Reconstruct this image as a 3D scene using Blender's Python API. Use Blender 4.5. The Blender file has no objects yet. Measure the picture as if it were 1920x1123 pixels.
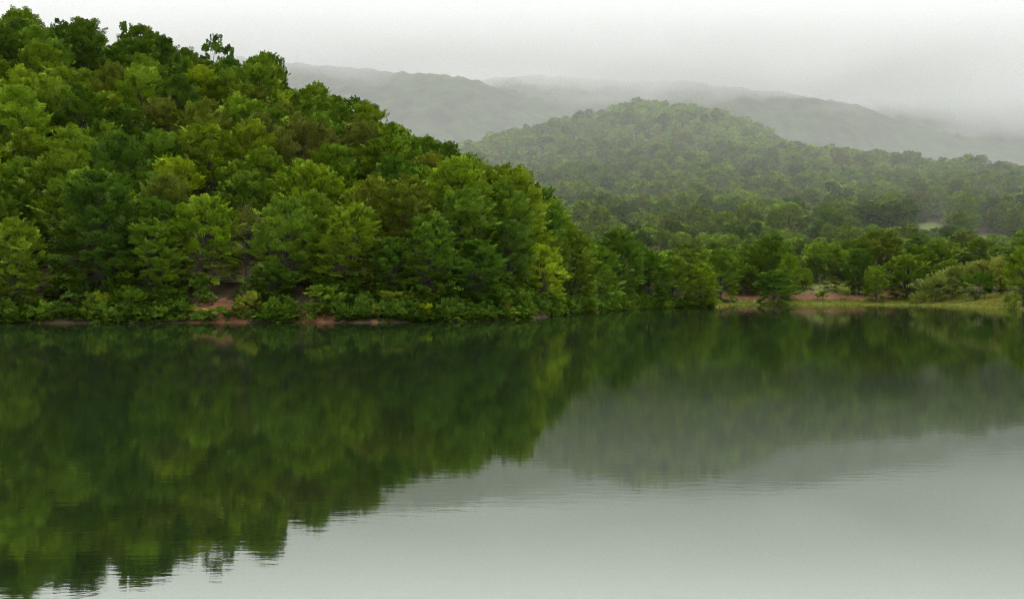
import bpy, math, random
import numpy as np

rng = np.random.default_rng(11)
random.seed(11)
scene = bpy.context.scene
R = math.radians

# ------------------------------------------------------------------ camera
EYE = 4.0                     # metres above the lake
F = 2000.0 / 1920.0           # focal length in picture widths
cam_d = bpy.data.cameras.new('camera')
cam = bpy.data.objects.new('camera', cam_d)
scene.collection.objects.link(cam)
cam.location = (0, 0, EYE)
cam.rotation_euler = (R(90), 0, 0)
cam_d.sensor_width = 36.0
cam_d.lens = 36.0 * F
cam_d.shift_y = -18.5 / 1920.0
cam_d.clip_start = 0.2
cam_d.clip_end = 30000.0
scene.camera = cam

# ------------------------------------------------------------------ sky and light
SUN_EL, SUN_AZ = R(62), R(52)          # azimuth clockwise from +Y
world = bpy.data.worlds.new('World')
scene.world = world
world.use_nodes = True
nt = world.node_tree
nt.nodes.clear()
w_out = nt.nodes.new('ShaderNodeOutputWorld')
w_bg = nt.nodes.new('ShaderNodeBackground')
sky = nt.nodes.new('ShaderNodeTexSky')
sky.sky_type = 'NISHITA'
sky.sun_disc = False
sky.sun_elevation = SUN_EL
sky.sun_rotation = SUN_AZ
sky.dust_density = 6.0
tc = nt.nodes.new('ShaderNodeTexCoord')
mp = nt.nodes.new('ShaderNodeMapping')
mp.inputs['Scale'].default_value = (1, 1, 3.5)
nz = nt.nodes.new('ShaderNodeTexNoise')
nz.inputs['Scale'].default_value = 2.2
nz.inputs['Detail'].default_value = 5
cr = nt.nodes.new('ShaderNodeValToRGB')      # the even cloud deck
cr.color_ramp.elements[0].position = 0.25
cr.color_ramp.elements[0].color = (9.2, 9.15, 9.05, 1)
cr.color_ramp.elements[1].position = 0.75
cr.color_ramp.elements[1].color = (10.7, 10.6, 10.4, 1)
mixw = nt.nodes.new('ShaderNodeMixRGB')
mixw.inputs['Fac'].default_value = 0.96
nt.links.new(tc.outputs['Generated'], mp.inputs['Vector'])
nt.links.new(mp.outputs['Vector'], nz.inputs['Vector'])
nt.links.new(nz.outputs['Fac'], cr.inputs['Fac'])
nt.links.new(sky.outputs['Color'], mixw.inputs['Color1'])
nt.links.new(cr.outputs['Color'], mixw.inputs['Color2'])
# a standard overcast sky: brighter overhead than at the horizon
sep = nt.nodes.new('ShaderNodeSeparateXYZ')
nt.links.new(tc.outputs['Generated'], sep.inputs['Vector'])
grad = nt.nodes.new('ShaderNodeMapRange')
grad.inputs['From Min'].default_value = 0.0; grad.inputs['From Max'].default_value = 1.0
grad.inputs['To Min'].default_value = 0.54; grad.inputs['To Max'].default_value = 2.9
zc2 = nt.nodes.new('ShaderNodeMath'); zc2.operation = 'POWER'; zc2.use_clamp = True; zc2.inputs[1].default_value = 2.5
zmx = nt.nodes.new('ShaderNodeMath'); zmx.operation = 'MAXIMUM'; zmx.inputs[1].default_value = 0.0
nt.links.new(sep.outputs['Z'], zmx.inputs[0]); nt.links.new(zmx.outputs[0], zc2.inputs[0])
nt.links.new(zc2.outputs[0], grad.inputs['Value'])
gm = nt.nodes.new('ShaderNodeMixRGB'); gm.blend_type = 'MULTIPLY'; gm.inputs['Fac'].default_value = 1
nt.links.new(mixw.outputs['Color'], gm.inputs['Color1']); nt.links.new(grad.outputs['Result'], gm.inputs['Color2'])
nt.links.new(gm.outputs['Color'], w_bg.inputs['Color'])
w_bg.inputs['Strength'].default_value = 0.1
nt.links.new(w_bg.outputs['Background'], w_out.inputs['Surface'])

sun_d = bpy.data.lights.new('sun', 'SUN')
sun_d.energy = 1.5
sun_d.angle = R(14)
sun_d.color = (1.0, 0.96, 0.88)
sun = bpy.data.objects.new('sun', sun_d)
scene.collection.objects.link(sun)
sun.location = (0, 0, 60)
sun.rotation_euler = (R(90) - SUN_EL, 0, R(180) - SUN_AZ)

scene.view_settings.view_transform = 'Standard'
scene.view_settings.look = 'None'
scene.view_settings.exposure = 0.6
scene.view_settings.gamma = 1.0
scene.view_settings.use_curve_mapping = False
scene.render.engine = 'CYCLES'
cy = scene.cycles
cy.use_denoising = True
cy.max_bounces = 5
cy.diffuse_bounces = 1
cy.glossy_bounces = 2
cy.transmission_bounces = 2
cy.volume_bounces = 3
cy.sample_clamp_indirect = 4.0
cy.use_adaptive_sampling = False
cy.adaptive_threshold = 0.03
cy.denoising_prefilter = 'NONE'
cy.pixel_filter_type = 'BLACKMAN_HARRIS'
cy.filter_width = 1.15
cy.volume_max_steps = 64
cy.volume_step_rate = 1.0

CLOUD_BASE, CLOUD_TOP = (345, 440), (500, 650)     # metres: where the cloud on the mountains thickens and ends
CLOUD_DENSITY, CLOUD_RAG, MIST_NEAR, MIST_FAR = 0.012, 330.0, 0.00034, -0.00017

# ------------------------------------------------------------------ helpers
COL = scene.collection
FP = 2000.0
HORIZON = 543.0


def at(px, D, py=None, z=None):
    """A point of the place: bearing px, distance D, and either a height or the row it is seen at."""
    if z is None:
        z = EYE + (HORIZON - py) / FP * D
    return ((px - 960.0) / FP * D, D, z)


def tag(o, label=None, cat=None, group=None, kind=None):
    if label: o['label'] = label
    if cat: o['category'] = cat
    if group: o['group'] = group
    if kind: o['kind'] = kind
    return o


def np_mesh(name, verts, quads, mat=None, smooth=False):
    me = bpy.data.meshes.new(name)
    v = np.asarray(verts, dtype=np.float32)
    q = np.asarray(quads, dtype=np.int32)
    n = q.shape[1]
    me.vertices.add(len(v)); me.vertices.foreach_set('co', v.ravel())
    me.loops.add(q.size); me.loops.foreach_set('vertex_index', q.ravel())
    me.polygons.add(len(q))
    me.polygons.foreach_set('loop_start', np.arange(0, q.size, n, dtype=np.int32))
    me.polygons.foreach_set('loop_total', np.full(len(q), n, dtype=np.int32))
    me.update(calc_edges=True)
    if smooth:
        me.polygons.foreach_set('use_smooth', np.ones(len(q), dtype=bool))
    if mat: me.materials.append(mat)
    return me


def link(name, me, parent=None):
    o = bpy.data.objects.new(name, me)
    COL.objects.link(o)
    if parent: o.parent = parent
    return o


def vnoise(x, y, seed=0):
    """Smooth value noise in numpy, about -1 to 1."""
    x = np.asarray(x, float); y = np.asarray(y, float)
    xi = np.floor(x).astype(np.int64); yi = np.floor(y).astype(np.int64)
    fx = x - xi; fy = y - yi
    fx = fx * fx * (3 - 2 * fx); fy = fy * fy * (3 - 2 * fy)

    def h(a, b):
        n = (a * 374761393 + b * 668265263 + seed * 974634777) & 0xffffffff
        n = ((n ^ (n >> 13)) * 1274126177) & 0xffffffff
        return ((n ^ (n >> 16)) & 0xffff) / 32767.5 - 1
    return (h(xi, yi) * (1 - fx) + h(xi + 1, yi) * fx) * (1 - fy) + (h(xi, yi + 1) * (1 - fx) + h(xi + 1, yi + 1) * fx) * fy


def fbm(x, y, seed=0, octv=4):
    s = 0; a = 1; t = 0
    for k in range(octv):
        s = s + a * vnoise(x * 2 ** k, y * 2 ** k, seed + k * 7); t += a; a *= 0.5
    return s / t


# ------------------------------------------------------------------ materials
def new_mat(name):
    m = bpy.data.materials.new(name)
    m.use_nodes = True
    m.node_tree.nodes.clear()
    return m, m.node_tree


def foliage_mat(name, instancer=False):
    m, t = new_mat(name)
    N, L = t.nodes, t.links
    out = N.new('ShaderNodeOutputMaterial')
    if instancer:
        src = N.new('ShaderNodeAttribute'); src.attribute_type = 'INSTANCER'; src.attribute_name = 'tint'
    else:
        src = N.new('ShaderNodeObjectInfo')
    var = N.new('ShaderNodeAttribute'); var.attribute_name = 'shade'     # one random value for each spray of leaves
    hsv = N.new('ShaderNodeHueSaturation')
    mh = N.new('ShaderNodeMapRange'); mh.inputs['To Min'].default_value = 0.512; mh.inputs['To Max'].default_value = 0.490
    mv = N.new('ShaderNodeMapRange'); mv.inputs['To Min'].default_value = 0.52; mv.inputs['To Max'].default_value = 1.55
    L.new(var.outputs['Fac'], mh.inputs['Value']); L.new(var.outputs['Fac'], mv.inputs['Value'])
    L.new(mh.outputs['Result'], hsv.inputs['Hue']); L.new(mv.outputs['Result'], hsv.inputs['Value'])
    L.new(src.outputs['Color'], hsv.inputs['Color'])
    dif = N.new('ShaderNodeBsdfDiffuse'); tra = N.new('ShaderNodeBsdfTranslucent'); glo = N.new('ShaderNodeBsdfGlossy')
    glo.inputs['Roughness'].default_value = 0.45
    glo.inputs['Color'].default_value = (0.8, 0.85, 0.8, 1)
    tint = N.new('ShaderNodeMixRGB'); tint.blend_type = 'MULTIPLY'; tint.inputs['Fac'].default_value = 1
    tint.inputs['Color2'].default_value = (1.15, 1.1, 0.5, 1)
    L.new(hsv.outputs['Color'], tint.inputs['Color1'])
    L.new(hsv.outputs['Color'], dif.inputs['Color']); L.new(tint.outputs['Color'], tra.inputs['Color'])
    m1 = N.new('ShaderNodeMixShader'); m1.inputs['Fac'].default_value = 0.14
    L.new(dif.outputs[0], m1.inputs[1]); L.new(tra.outputs[0], m1.inputs[2])
    m2 = N.new('ShaderNodeMixShader'); m2.inputs['Fac'].default_value = 0.006
    L.new(m1.outputs[0], m2.inputs[1]); L.new(glo.outputs[0], m2.inputs[2])
    L.new(m2.outputs[0], out.inputs['Surface'])
    return m


def bark_mat(name='bark', c0=(0.018, 0.015, 0.011), c1=(0.055, 0.047, 0.036)):
    m, t = new_mat(name)
    N, L = t.nodes, t.links
    out = N.new('ShaderNodeOutputMaterial'); b = N.new('ShaderNodeBsdfPrincipled')
    b.inputs['Roughness'].default_value = 0.85
    g = N.new('ShaderNodeTexCoord'); n = N.new('ShaderNodeTexNoise'); n.inputs['Scale'].default_value = 4; n.inputs['Detail'].default_value = 6
    r = N.new('ShaderNodeValToRGB'); r.color_ramp.elements[0].color = (*c0, 1); r.color_ramp.elements[1].color = (*c1, 1)
    r.color_ramp.elements[0].position = 0.35; r.color_ramp.elements[1].position = 0.68
    L.new(g.outputs['Object'], n.inputs['Vector']); L.new(n.outputs['Fac'], r.inputs['Fac']); L.new(r.outputs['Color'], b.inputs['Base Color'])
    bm = N.new('ShaderNodeBump'); bm.inputs['Distance'].default_value = 0.03
    L.new(n.outputs['Fac'], bm.inputs['Height']); L.new(bm.outputs['Normal'], b.inputs['Normal'])
    L.new(b.outputs[0], out.inputs['Surface'])
    return m


def ground_mat():
    m, t = new_mat('ground_cover')
    N, L = t.nodes, t.links
    out = N.new('ShaderNodeOutputMaterial'); b = N.new('ShaderNodeBsdfPrincipled')
    b.inputs['Roughness'].default_value = 0.95
    b.inputs['Specular IOR Level'].default_value = 0.15
    g = N.new('ShaderNodeTexCoord')

    def noise(sc, d=6):
        n = N.new('ShaderNodeTexNoise'); n.inputs['Scale'].default_value = sc; n.inputs['Detail'].default_value = d
        L.new(g.outputs['Object'], n.inputs['Vector']); return n

    def ramp(n, a, c, p0=0.3, p1=0.7):
        r = N.new('ShaderNodeValToRGB'); r.color_ramp.elements[0].color = (*a, 1); r.color_ramp.elements[1].color = (*c, 1)
        r.color_ramp.elements[0].position = p0; r.color_ramp.elements[1].position = p1
        L.new(n.outputs['Fac'], r.inputs['Fac']); return r
    n1, n2, n3 = noise(0.9), noise(0.35), noise(0.12)
    litter = ramp(n1, (0.016, 0.015, 0.007), (0.048, 0.032, 0.016))
    soil = ramp(n1, (0.036, 0.019, 0.010), (0.130, 0.056, 0.026))
    grass = ramp(n1, (0.042, 0.066, 0.012), (0.105, 0.130, 0.026))

    def att(name):
        a = N.new('ShaderNodeAttribute'); a.attribute_name = name; return a

    def mixf(fac, a, c):
        # ragged edge: noise decides where the cover is broken
        ad = N.new('ShaderNodeMath'); ad.operation = 'ADD'; L.new(fac.outputs['Fac'], ad.inputs[0])
        mr = N.new('ShaderNodeMapRange'); mr.inputs['From Min'].default_value = 0.2; mr.inputs['From Max'].default_value = 0.8
        mr.inputs['To Min'].default_value = -0.45; mr.inputs['To Max'].default_value = 0.45
        L.new(n1.outputs['Fac'], mr.inputs['Value']); L.new(mr.outputs['Result'], ad.inputs[1])
        st = N.new('ShaderNodeMapRange'); st.inputs['From Min'].default_value = 0.4; st.inputs['From Max'].default_value = 0.6
        L.new(ad.outputs[0], st.inputs['Value'])
        x = N.new('ShaderNodeMixRGB'); L.new(st.outputs['Result'], x.inputs['Fac'])
        L.new(a, x.inputs['Color1']); L.new(c, x.inputs['Color2']); return x.outputs['Color']
    c = mixf(att('soil'), litter.outputs['Color'], soil.outputs['Color'])
    c = mixf(att('grass'), c, grass.outputs['Color'])
    L.new(c, b.inputs['Base Color'])
    bm = N.new('ShaderNodeBump'); bm.inputs['Distance'].default_value = 0.25; bm.inputs['Strength'].default_value = 0.8
    L.new(n1.outputs['Fac'], bm.inputs['Height']); L.new(bm.outputs['Normal'], b.inputs['Normal'])
    L.new(b.outputs[0], out.inputs['Surface'])
    return m


def wooded_mat():
    m, t = new_mat('distant_woodland')
    N, L = t.nodes, t.links
    out = N.new('ShaderNodeOutputMaterial'); b = N.new('ShaderNodeBsdfPrincipled')
    b.inputs['Roughness'].default_value = 1.0; b.inputs['Specular IOR Level'].default_value = 0.05
    g = N.new('ShaderNodeTexCoord')
    n = N.new('ShaderNodeTexNoise'); n.inputs['Scale'].default_value = 0.03; n.inputs['Detail'].default_value = 8
    L.new(g.outputs['Object'], n.inputs['Vector'])
    r = N.new('ShaderNodeValToRGB'); r.color_ramp.elements[0].color = (0.02, 0.035, 0.014, 1); r.color_ramp.elements[1].color = (0.07, 0.105, 0.03, 1)
    r.color_ramp.elements[0].position = 0.35; r.color_ramp.elements[1].position = 0.65
    L.new(n.outputs['Fac'], r.inputs['Fac']); L.new(r.outputs['Color'], b.inputs['Base Color'])
    bm = N.new('ShaderNodeBump'); bm.inputs['Distance'].default_value = 12; L.new(n.outputs['Fac'], bm.inputs['Height'])
    L.new(bm.outputs['Normal'], b.inputs['Normal'])
    L.new(b.outputs[0], out.inputs['Surface'])
    return m


def water_mat():
    m, t = new_mat('lake_water')
    N, L = t.nodes, t.links
    out = N.new('ShaderNodeOutputMaterial')
    body = N.new('ShaderNodeBsdfDiffuse'); body.inputs['Color'].default_value = (0.006, 0.011, 0.004, 1)      # murky green lake water
    b = N.new('ShaderNodeBsdfGlossy'); b.inputs['Roughness'].default_value = 0.028; b.inputs['Color'].default_value = (0.95, 1.0, 0.93, 1)
    fr = N.new('ShaderNodeFresnel'); fr.inputs['IOR'].default_value = 9.0
    g = N.new('ShaderNodeTexCoord')
    mp1 = N.new('ShaderNodeMapping'); mp1.inputs['Scale'].default_value = (0.55, 1.6, 1)
    n1 = N.new('ShaderNodeTexNoise'); n1.inputs['Scale'].default_value = 2.4; n1.inputs['Detail'].default_value = 4
    mp2 = N.new('ShaderNodeMapping'); mp2.inputs['Scale'].default_value = (0.05, 0.11, 1)
    n2 = N.new('ShaderNodeTexNoise'); n2.inputs['Scale'].default_value = 1.0; n2.inputs['Detail'].default_value = 3
    L.new(g.outputs['Object'], mp1.inputs['Vector']); L.new(mp1.outputs[0], n1.inputs['Vector'])
    L.new(g.outputs['Object'], mp2.inputs['Vector']); L.new(mp2.outputs[0], n2.inputs['Vector'])
    # breeze patches: the fine ripple is stronger in some stretches
    pm = N.new('ShaderNodeMapRange'); pm.inputs['From Min'].default_value = 0.35; pm.inputs['From Max'].default_value = 0.7
    pm.inputs['To Min'].default_value = 0.6; pm.inputs['To Max'].default_value = 1.1
    L.new(n2.outputs['Fac'], pm.inputs['Value'])
    mul = N.new('ShaderNodeMath'); mul.operation = 'MULTIPLY'
    L.new(n1.outputs['Fac'], mul.inputs[0]); L.new(pm.outputs['Result'], mul.inputs[1])
    height = mul.outputs[0]
    # rings left by drops on the still water near the bank
    for (cx, cyy, rad) in ((-5.95, 14.35, 0.62), (-5.95, 14.35, 0.44)):
        vs = N.new('ShaderNodeVectorMath'); vs.operation = 'DISTANCE'; vs.inputs[1].default_value = (cx, cyy, 0)
        L.new(g.outputs['Object'], vs.inputs[0])
        s = N.new('ShaderNodeMath'); s.operation = 'SUBTRACT'; s.inputs[1].default_value = rad; L.new(vs.outputs['Value'], s.inputs[0])
        a = N.new('ShaderNodeMath'); a.operation = 'ABSOLUTE'; L.new(s.outputs[0], a.inputs[0])
        mr = N.new('ShaderNodeMapRange'); mr.inputs['From Min'].default_value = 0.0; mr.inputs['From Max'].default_value = 0.05
        mr.inputs['To Min'].default_value = 0.06; mr.inputs['To Max'].default_value = 0.0
        L.new(a.outputs[0], mr.inputs['Value'])
        ad = N.new('ShaderNodeMath'); ad.operation = 'ADD'; L.new(height, ad.inputs[0]); L.new(mr.outputs['Result'], ad.inputs[1])
        height = ad.outputs[0]
    bm = N.new('ShaderNodeBump'); bm.inputs['Distance'].default_value = 0.0014; bm.inputs['Strength'].default_value = 1.0
    L.new(height, bm.inputs['Height']); L.new(bm.outputs['Normal'], b.inputs['Normal']); L.new(bm.outputs['Normal'], fr.inputs['Normal'])
    ms = N.new('ShaderNodeMixShader')
    L.new(fr.outputs[0], ms.inputs['Fac']); L.new(body.outputs[0], ms.inputs[1]); L.new(b.outputs[0], ms.inputs[2])
    L.new(ms.outputs[0], out.inputs['Surface'])
    return m


M_LEAF = foliage_mat('foliage')
M_WOOD_LEAF = foliage_mat('forest_foliage', True)
M_BARK = bark_mat()
M_GROUND = ground_mat()
M_WOODED = wooded_mat()
M_WATER = water_mat()

# ------------------------------------------------------------------ terrain
ctrl = []


def cp(px, D, z):
    ctrl.append(((px - 960.0) / FP * D, D, z))


left_shore = [(-900, 118), (-600, 121), (-300, 124), (0, 127), (200, 127), (400, 129), (600, 129), (800, 132), (900, 138), (980, 148),
              (1050, 168), (1100, 187), (1150, 206), (1200, 221), (1250, 232), (1300, 239), (1335, 243)]
for px, D in left_shore:
    cp(px, D, 0.0); cp(px, D - 6, -1.2); cp(px, D - 30, -4)
    k = min(1.0, max(0.0, (1330 - px) / 250.0))
    cp(px, D + 3.5, 0.6 + 1.3 * k)
    if px < 1000: cp(px, D + 18, 7.0)
spine = [(-900, -120, 330), (-400, -25, 310), (-150, 60, 300), (0, 82, 292), (60, 80, 290), (130, 55, 288), (230, 88, 282), (330, 82, 278), (430, 105, 274), (520, 132, 270),
         (640, 172, 267), (720, 212, 264), (800, 252, 262), (880, 280, 260), (950, 320, 258), (1030, 358, 255), (1080, 398, 252),
         (1115, 430, 250), (1170, 452, 248), (1230, 488, 246), (1300, 512, 245)]
for px, py, D in spine:
    z = max(0.9, EYE + (HORIZON - py) / FP * D - 14.0)
    cp(px, D, z)
    cp(px, D + 14, z * 0.93)
    cp(px, D + 60, z * 0.6 + 1)
    cp(px, D + 130, z * 0.3 + 3)
far_shore = [(1150, 290), (1250, 284), (1345, 277), (1420, 277), (1500, 276), (1600, 275), (1700, 271), (1780, 257), (1850, 235), (1920, 212), (2050, 185), (2300, 160), (2700, 140)]
for px, D in far_shore:
    cp(px, D, 0.0); cp(px, D - 8, -0.5); cp(px, D - 40, -4)
    cp(px, D + 11, 0.5)
    cp(px, D + 18, 2.0 if px < 1690 else 1.1)
    cp(px, D + 26, 3.2 if px < 1690 else 2.0)
for px in (1200, 1350, 1500, 1700, 1920, 2200, 2600):
    cp(px, 330, 8.0 if px < 1900 else 9); cp(px, 400, 17); cp(px, 500, 32); cp(px, 600, 50)
for px in (800, 1000): cp(px, 420, 16); cp(px, 500, 30); cp(px, 600, 50)
far_ridge = [(300, 250, 820), (600, 330, 850), (800, 300, 900), (890, 265, 940), (960, 250, 980), (1050, 236, 1020), (1130, 216, 1050), (1200, 190, 1067), (1270, 203, 1055), (1350, 218, 1040),
             (1430, 242, 990), (1500, 274, 910), (1600, 290, 840), (1700, 299, 800), (1800, 305, 780), (1920, 316, 760), (2200, 330, 740), (2700, 300, 740)]
for px, py, D in far_ridge:
    z = EYE + (HORIZON - py) / FP * D - 11.0
    cp(px, D, z); cp(px, D + 40, z * 0.97)
    cp(px, D * 1.25, z * 0.62); cp(px, D * 1.7, z * 0.2)
for px, D, z in ((1200, 700, 74), (1200, 850, 112), (1350, 700, 72), (1350, 850, 108), (1050, 700, 72), (1050, 850, 105), (950, 700, 66), (950, 800, 86), (1500, 700, 70), (1700, 700, 69), (1920, 690, 66)):
    cp(px, D, z)
for X, Y, z in ((0, 60, -4), (-50, 60, -4), (60, 60, -4), (60, 140, -5), (90, 200, -4), (0, 20, -2.5), (-25, 20, -2.5), (30, 20, -2.5), (0, 9, -0.4), (-20, 8, -0.4), (20, 8, -0.4),
                (0, 5, 1.2), (-20, 4, 1.2), (20, 4, 1.2), (0, 0, 2.3), (-40, 0, 2.2), (40, 0, 2.2), (0, -60, 9), (-120, -40, 9), (120, -40, 9), (-120, 50, -3), (140, 80, -3),
                (260, 60, 8), (-340, 60, 10), (300, 150, 16), (0, -400, 40), (-800, -200, 60), (800, -200, 60), (-900, 400, 90), (1200, 400, 70), (-1200, 1500, 60), (0, 2200, 20), (1800, 2000, 30), (-2500, 3500, 60), (0, 3500, 40), (2500, 3500, 60), (-2500, 0, 90), (2500, 0, 90)):
    ctrl.append((X, Y, z))
C = np.array(ctrl)
_d = np.hypot(C[:, None, 0] - C[None, :, 0], C[:, None, 1] - C[None, :, 1])
_n = len(C)
_A = np.zeros((_n + 1, _n + 1)); _A[:_n, :_n] = -_d - 0.25 * np.eye(_n); _A[:_n, _n] = 1; _A[_n, :_n] = 1
_w = np.linalg.solve(_A, np.append(C[:, 2], 0))


def ground_z(X, Y):
    X = np.atleast_1d(np.asarray(X, float)).ravel(); Y = np.atleast_1d(np.asarray(Y, float)).ravel()
    z = np.empty(len(X))
    for i in range(0, len(X), 8000):
        s = slice(i, i + 8000)
        d = np.sqrt((X[s, None] - C[None, :, 0]) ** 2 + (Y[s, None] - C[None, :, 1]) ** 2)
        z[s] = -d @ _w[:_n] + _w[_n]
    k = np.clip(np.abs(z) / 6.0, 0.06, 1.0)
    z += k * (1.4 * fbm(X / 38, Y / 38, 3) + 0.5 * fbm(X / 7, Y / 7, 9, 3))
    far = np.clip((Y - 1300) / 2000, 0, 1)
    z += far * 40 * fbm(X / 500, Y / 500, 21)
    return z


def pix(X, Y):
    return 960 + FP * X / np.maximum(Y, 1)


def axis(parts):
    a = []
    for lo, hi, n in parts: a.append(np.linspace(lo, hi, n, endpoint=False))
    a.append([parts[-1][1]]); return np.concatenate(a)


xs = axis([(-2500, -600, 24), (-600, -150, 60), (-150, 190, 240), (190, 600, 60), (600, 2500, 24)])
ys = axis([(-280, -20, 12), (-20, 16, 24), (16, 112, 24), (112, 300, 190), (300, 420, 60), (420, 1300, 90), (1300, 3500, 30)])
GX, GY = np.meshgrid(xs, ys)
gx, gy = GX.ravel(), GY.ravel()
gz = ground_z(gx, gy)
ny, nx = GX.shape
ii = (np.arange(ny - 1)[:, None] * nx + np.arange(nx - 1)[None, :]).ravel()
terrain_me = np_mesh('terrain', np.stack([gx, gy, gz], 1), np.stack([ii, ii + 1, ii + nx + 1, ii + nx], 1), M_GROUND, True)
gp = pix(gx, gy)


def bump(v, a, b, s):
    return np.clip((v - a) / s, 0, 1) * np.clip((b - v) / s, 0, 1)


soil = np.zeros(len(gx))
near = gy < 200
# bare red banks under the trees of the left shore
for a, b, h in ((340, 480, 3.6), (545, 640, 3.0), (688, 716, 2.5), (205, 235, 0.5)):
    soil = np.maximum(soil, near * bump(gp, a, b, 14) * np.clip((h - gz) / 2.0, 0, 1) * np.clip(0.95 + 0.5 * fbm(gx / 3.0, gy / 2.0, 61, 3), 0, 1))
farm = (gy > 255) & (gy < 345)
soil = np.maximum(soil, farm * bump(gp, 1340, 1475, 14) * bump(gz, 0.35, 4.4, 0.5))
soil = np.maximum(soil, farm * bump(gp, 1475, 1705, 14) * bump(gz, 0.9, 4.0, 0.5))
soil = np.maximum(soil, farm * bump(gp, 1480, 1620, 30) * bump(gz, 4.0, 8.5, 1.0) * 0.62)
grass = np.zeros(len(gx))
grass = np.maximum(grass, ((gy > 200) & (gp > 1340)) * bump(gz, -0.35, 1.25, 0.25))
grass = np.maximum(grass, ((gy > 180) & (gp > 1700)) * bump(gz, -0.4, 2.5, 0.3))
grass = np.maximum(grass, ((gy > 300) & (gy < 345)) * bump(gp, 1470, 1600, 20) * 0.55)
glades = [(1742, 450, 48, 95), (1862, 415, 56, 78), (1500, 345, 26, 22), (1930, 440, 50, 30), (1530, 395, 22, 14)]   # px, distance, half widths
for px, D, wx, wy in glades:
    grass = np.maximum(grass, (gy > 150) * np.clip(1.8 - 1.6 * (((gp - px) / wx) ** 2 + ((gy - D) / wy) ** 2), 0, 1))
grass = np.maximum(grass, (gy < 15) * 1.0)
for nm, arr in (('soil', soil), ('grass', grass)):
    a = terrain_me.attributes.new(nm, 'FLOAT', 'POINT'); a.data.foreach_set('value', arr.astype(np.float32))
tag(link('terrain', terrain_me), 'wooded hillsides and lake shore with bare red earth banks', 'terrain', kind='structure')

# lake
lx = np.linspace(-420, 420, 43); ly = np.linspace(3, 420, 43)
LX, LY = np.meshgrid(lx, ly)
i2 = (np.arange(42)[:, None] * 43 + np.arange(42)[None, :]).ravel()
lake = link('lake_water', np_mesh('lake_water', np.stack([LX.ravel(), LY.ravel(), np.zeros(LX.size)], 1), np.stack([i2, i2 + 1, i2 + 44, i2 + 43], 1), M_WATER, True))
tag(lake, 'still green lake mirroring the wooded hills and pale sky', 'lake', kind='structure')


# mountains behind
def mountain(name, label, prof, D, width, seed):
    px = np.array([p[0] for p in prof], float); py = np.array([p[1] for p in prof], float)
    X0, X1 = (px[0] - 960) / FP * D, (px[-1] - 960) / FP * D
    X = np.linspace(X0, X1, 320); V = np.linspace(-1, 1, 70)
    XX, VV = np.meshgrid(X, V)
    zr = EYE + (HORIZON - np.interp(pix(X, np.full(len(X), D)), px, py)) / FP * D
    ZR = np.tile(zr, (len(V), 1))
    Yc = D + 0.05 * D * fbm(XX / 500, XX * 0 + seed, seed, 3)
    YY = Yc + VV * width
    fall = np.maximum(0, 1 - np.abs(VV) ** 1.25)
    ZZ = ZR * (YY * 0 + 1) * fall
    gul = fbm(XX / 150, YY / 240, seed + 5, 5)
    ZZ = ZZ + 0.14 * ZR * gul * np.minimum(1, np.abs(VV) * 3) * (1 - np.abs(VV)) * 1.6
    ZZ = ZZ + 4.5 * fbm(XX / 15, YY / 15, seed + 9, 2) + 8 * fbm(XX / 120, YY / 120, seed + 12, 2) - 30 * (np.abs(VV) > 0.985)
    n0 = len(X)
    q = (np.arange(len(V) - 1)[:, None] * n0 + np.arange(n0 - 1)[None, :]).ravel()
    o = link(name, np_mesh(name, np.stack([XX.ravel(), YY.ravel(), ZZ.ravel()], 1), np.stack([q, q + 1, q + n0 + 1, q + n0], 1), M_WOODED, True))
    tag(o, label, 'mountain', kind='structure')


mountain('mountain', 'hazy wooded spur sloping down behind the left hill', [(-200, 60), (300, 88), (540, 112), (700, 126), (860, 158), (960, 176), (1040, 190), (1100, 207), (1200, 245), (1400, 330), (1600, 480)], 1950, 480, 2)
mountain('mountain', 'hazy wooded spur falling to the right behind the round hill', [(500, 200), (800, 150), (1000, 135), (1200, 148), (1330, 168), (1450, 176), (1570, 196), (1650, 218), (1760, 248), (1920, 274), (2200, 330), (2600, 470)], 2200, 560, 5)
mountain('mountain', 'faint mountain range with its top lost in cloud', [(-600, 120), (0, 80), (540, 75), (900, 60), (1100, 50), (1400, 70), (1600, 110), (1920, 200), (2200, 240), (2800, 400)], 2750, 620, 8)

# ------------------------------------------------------------------ trees: wood and leaves
def spray_template(n_side=9, n_leaf=4, r=None):
    """Leaves of one flat, herringbone spray of length 1: position (u, v) and leaf direction."""
    P, Dr = [], []
    for i in range(n_side):
        u0 = 0.08 + 0.86 * i / (n_side - 1)
        s = 1 if i % 2 else -1
        ang = s * (1.05 - 0.35 * u0)
        ln = 0.46 * (1.05 - 0.72 * u0)
        for j in range(n_leaf):
            t = (j + 0.7) / n_leaf
            P.append((u0 + math.cos(ang) * ln * t, math.sin(ang) * ln * t))
            Dr.append(ang + (0.55 if j % 2 else -0.55))
    for j in range(5):
        P.append((0.2 + 0.17 * j, 0.0)); Dr.append(0.5 if j % 2 else -0.5)
    P.append((0.98, 0.0)); Dr.append(0.0)
    return np.array(P), np.array(Dr)


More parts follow.
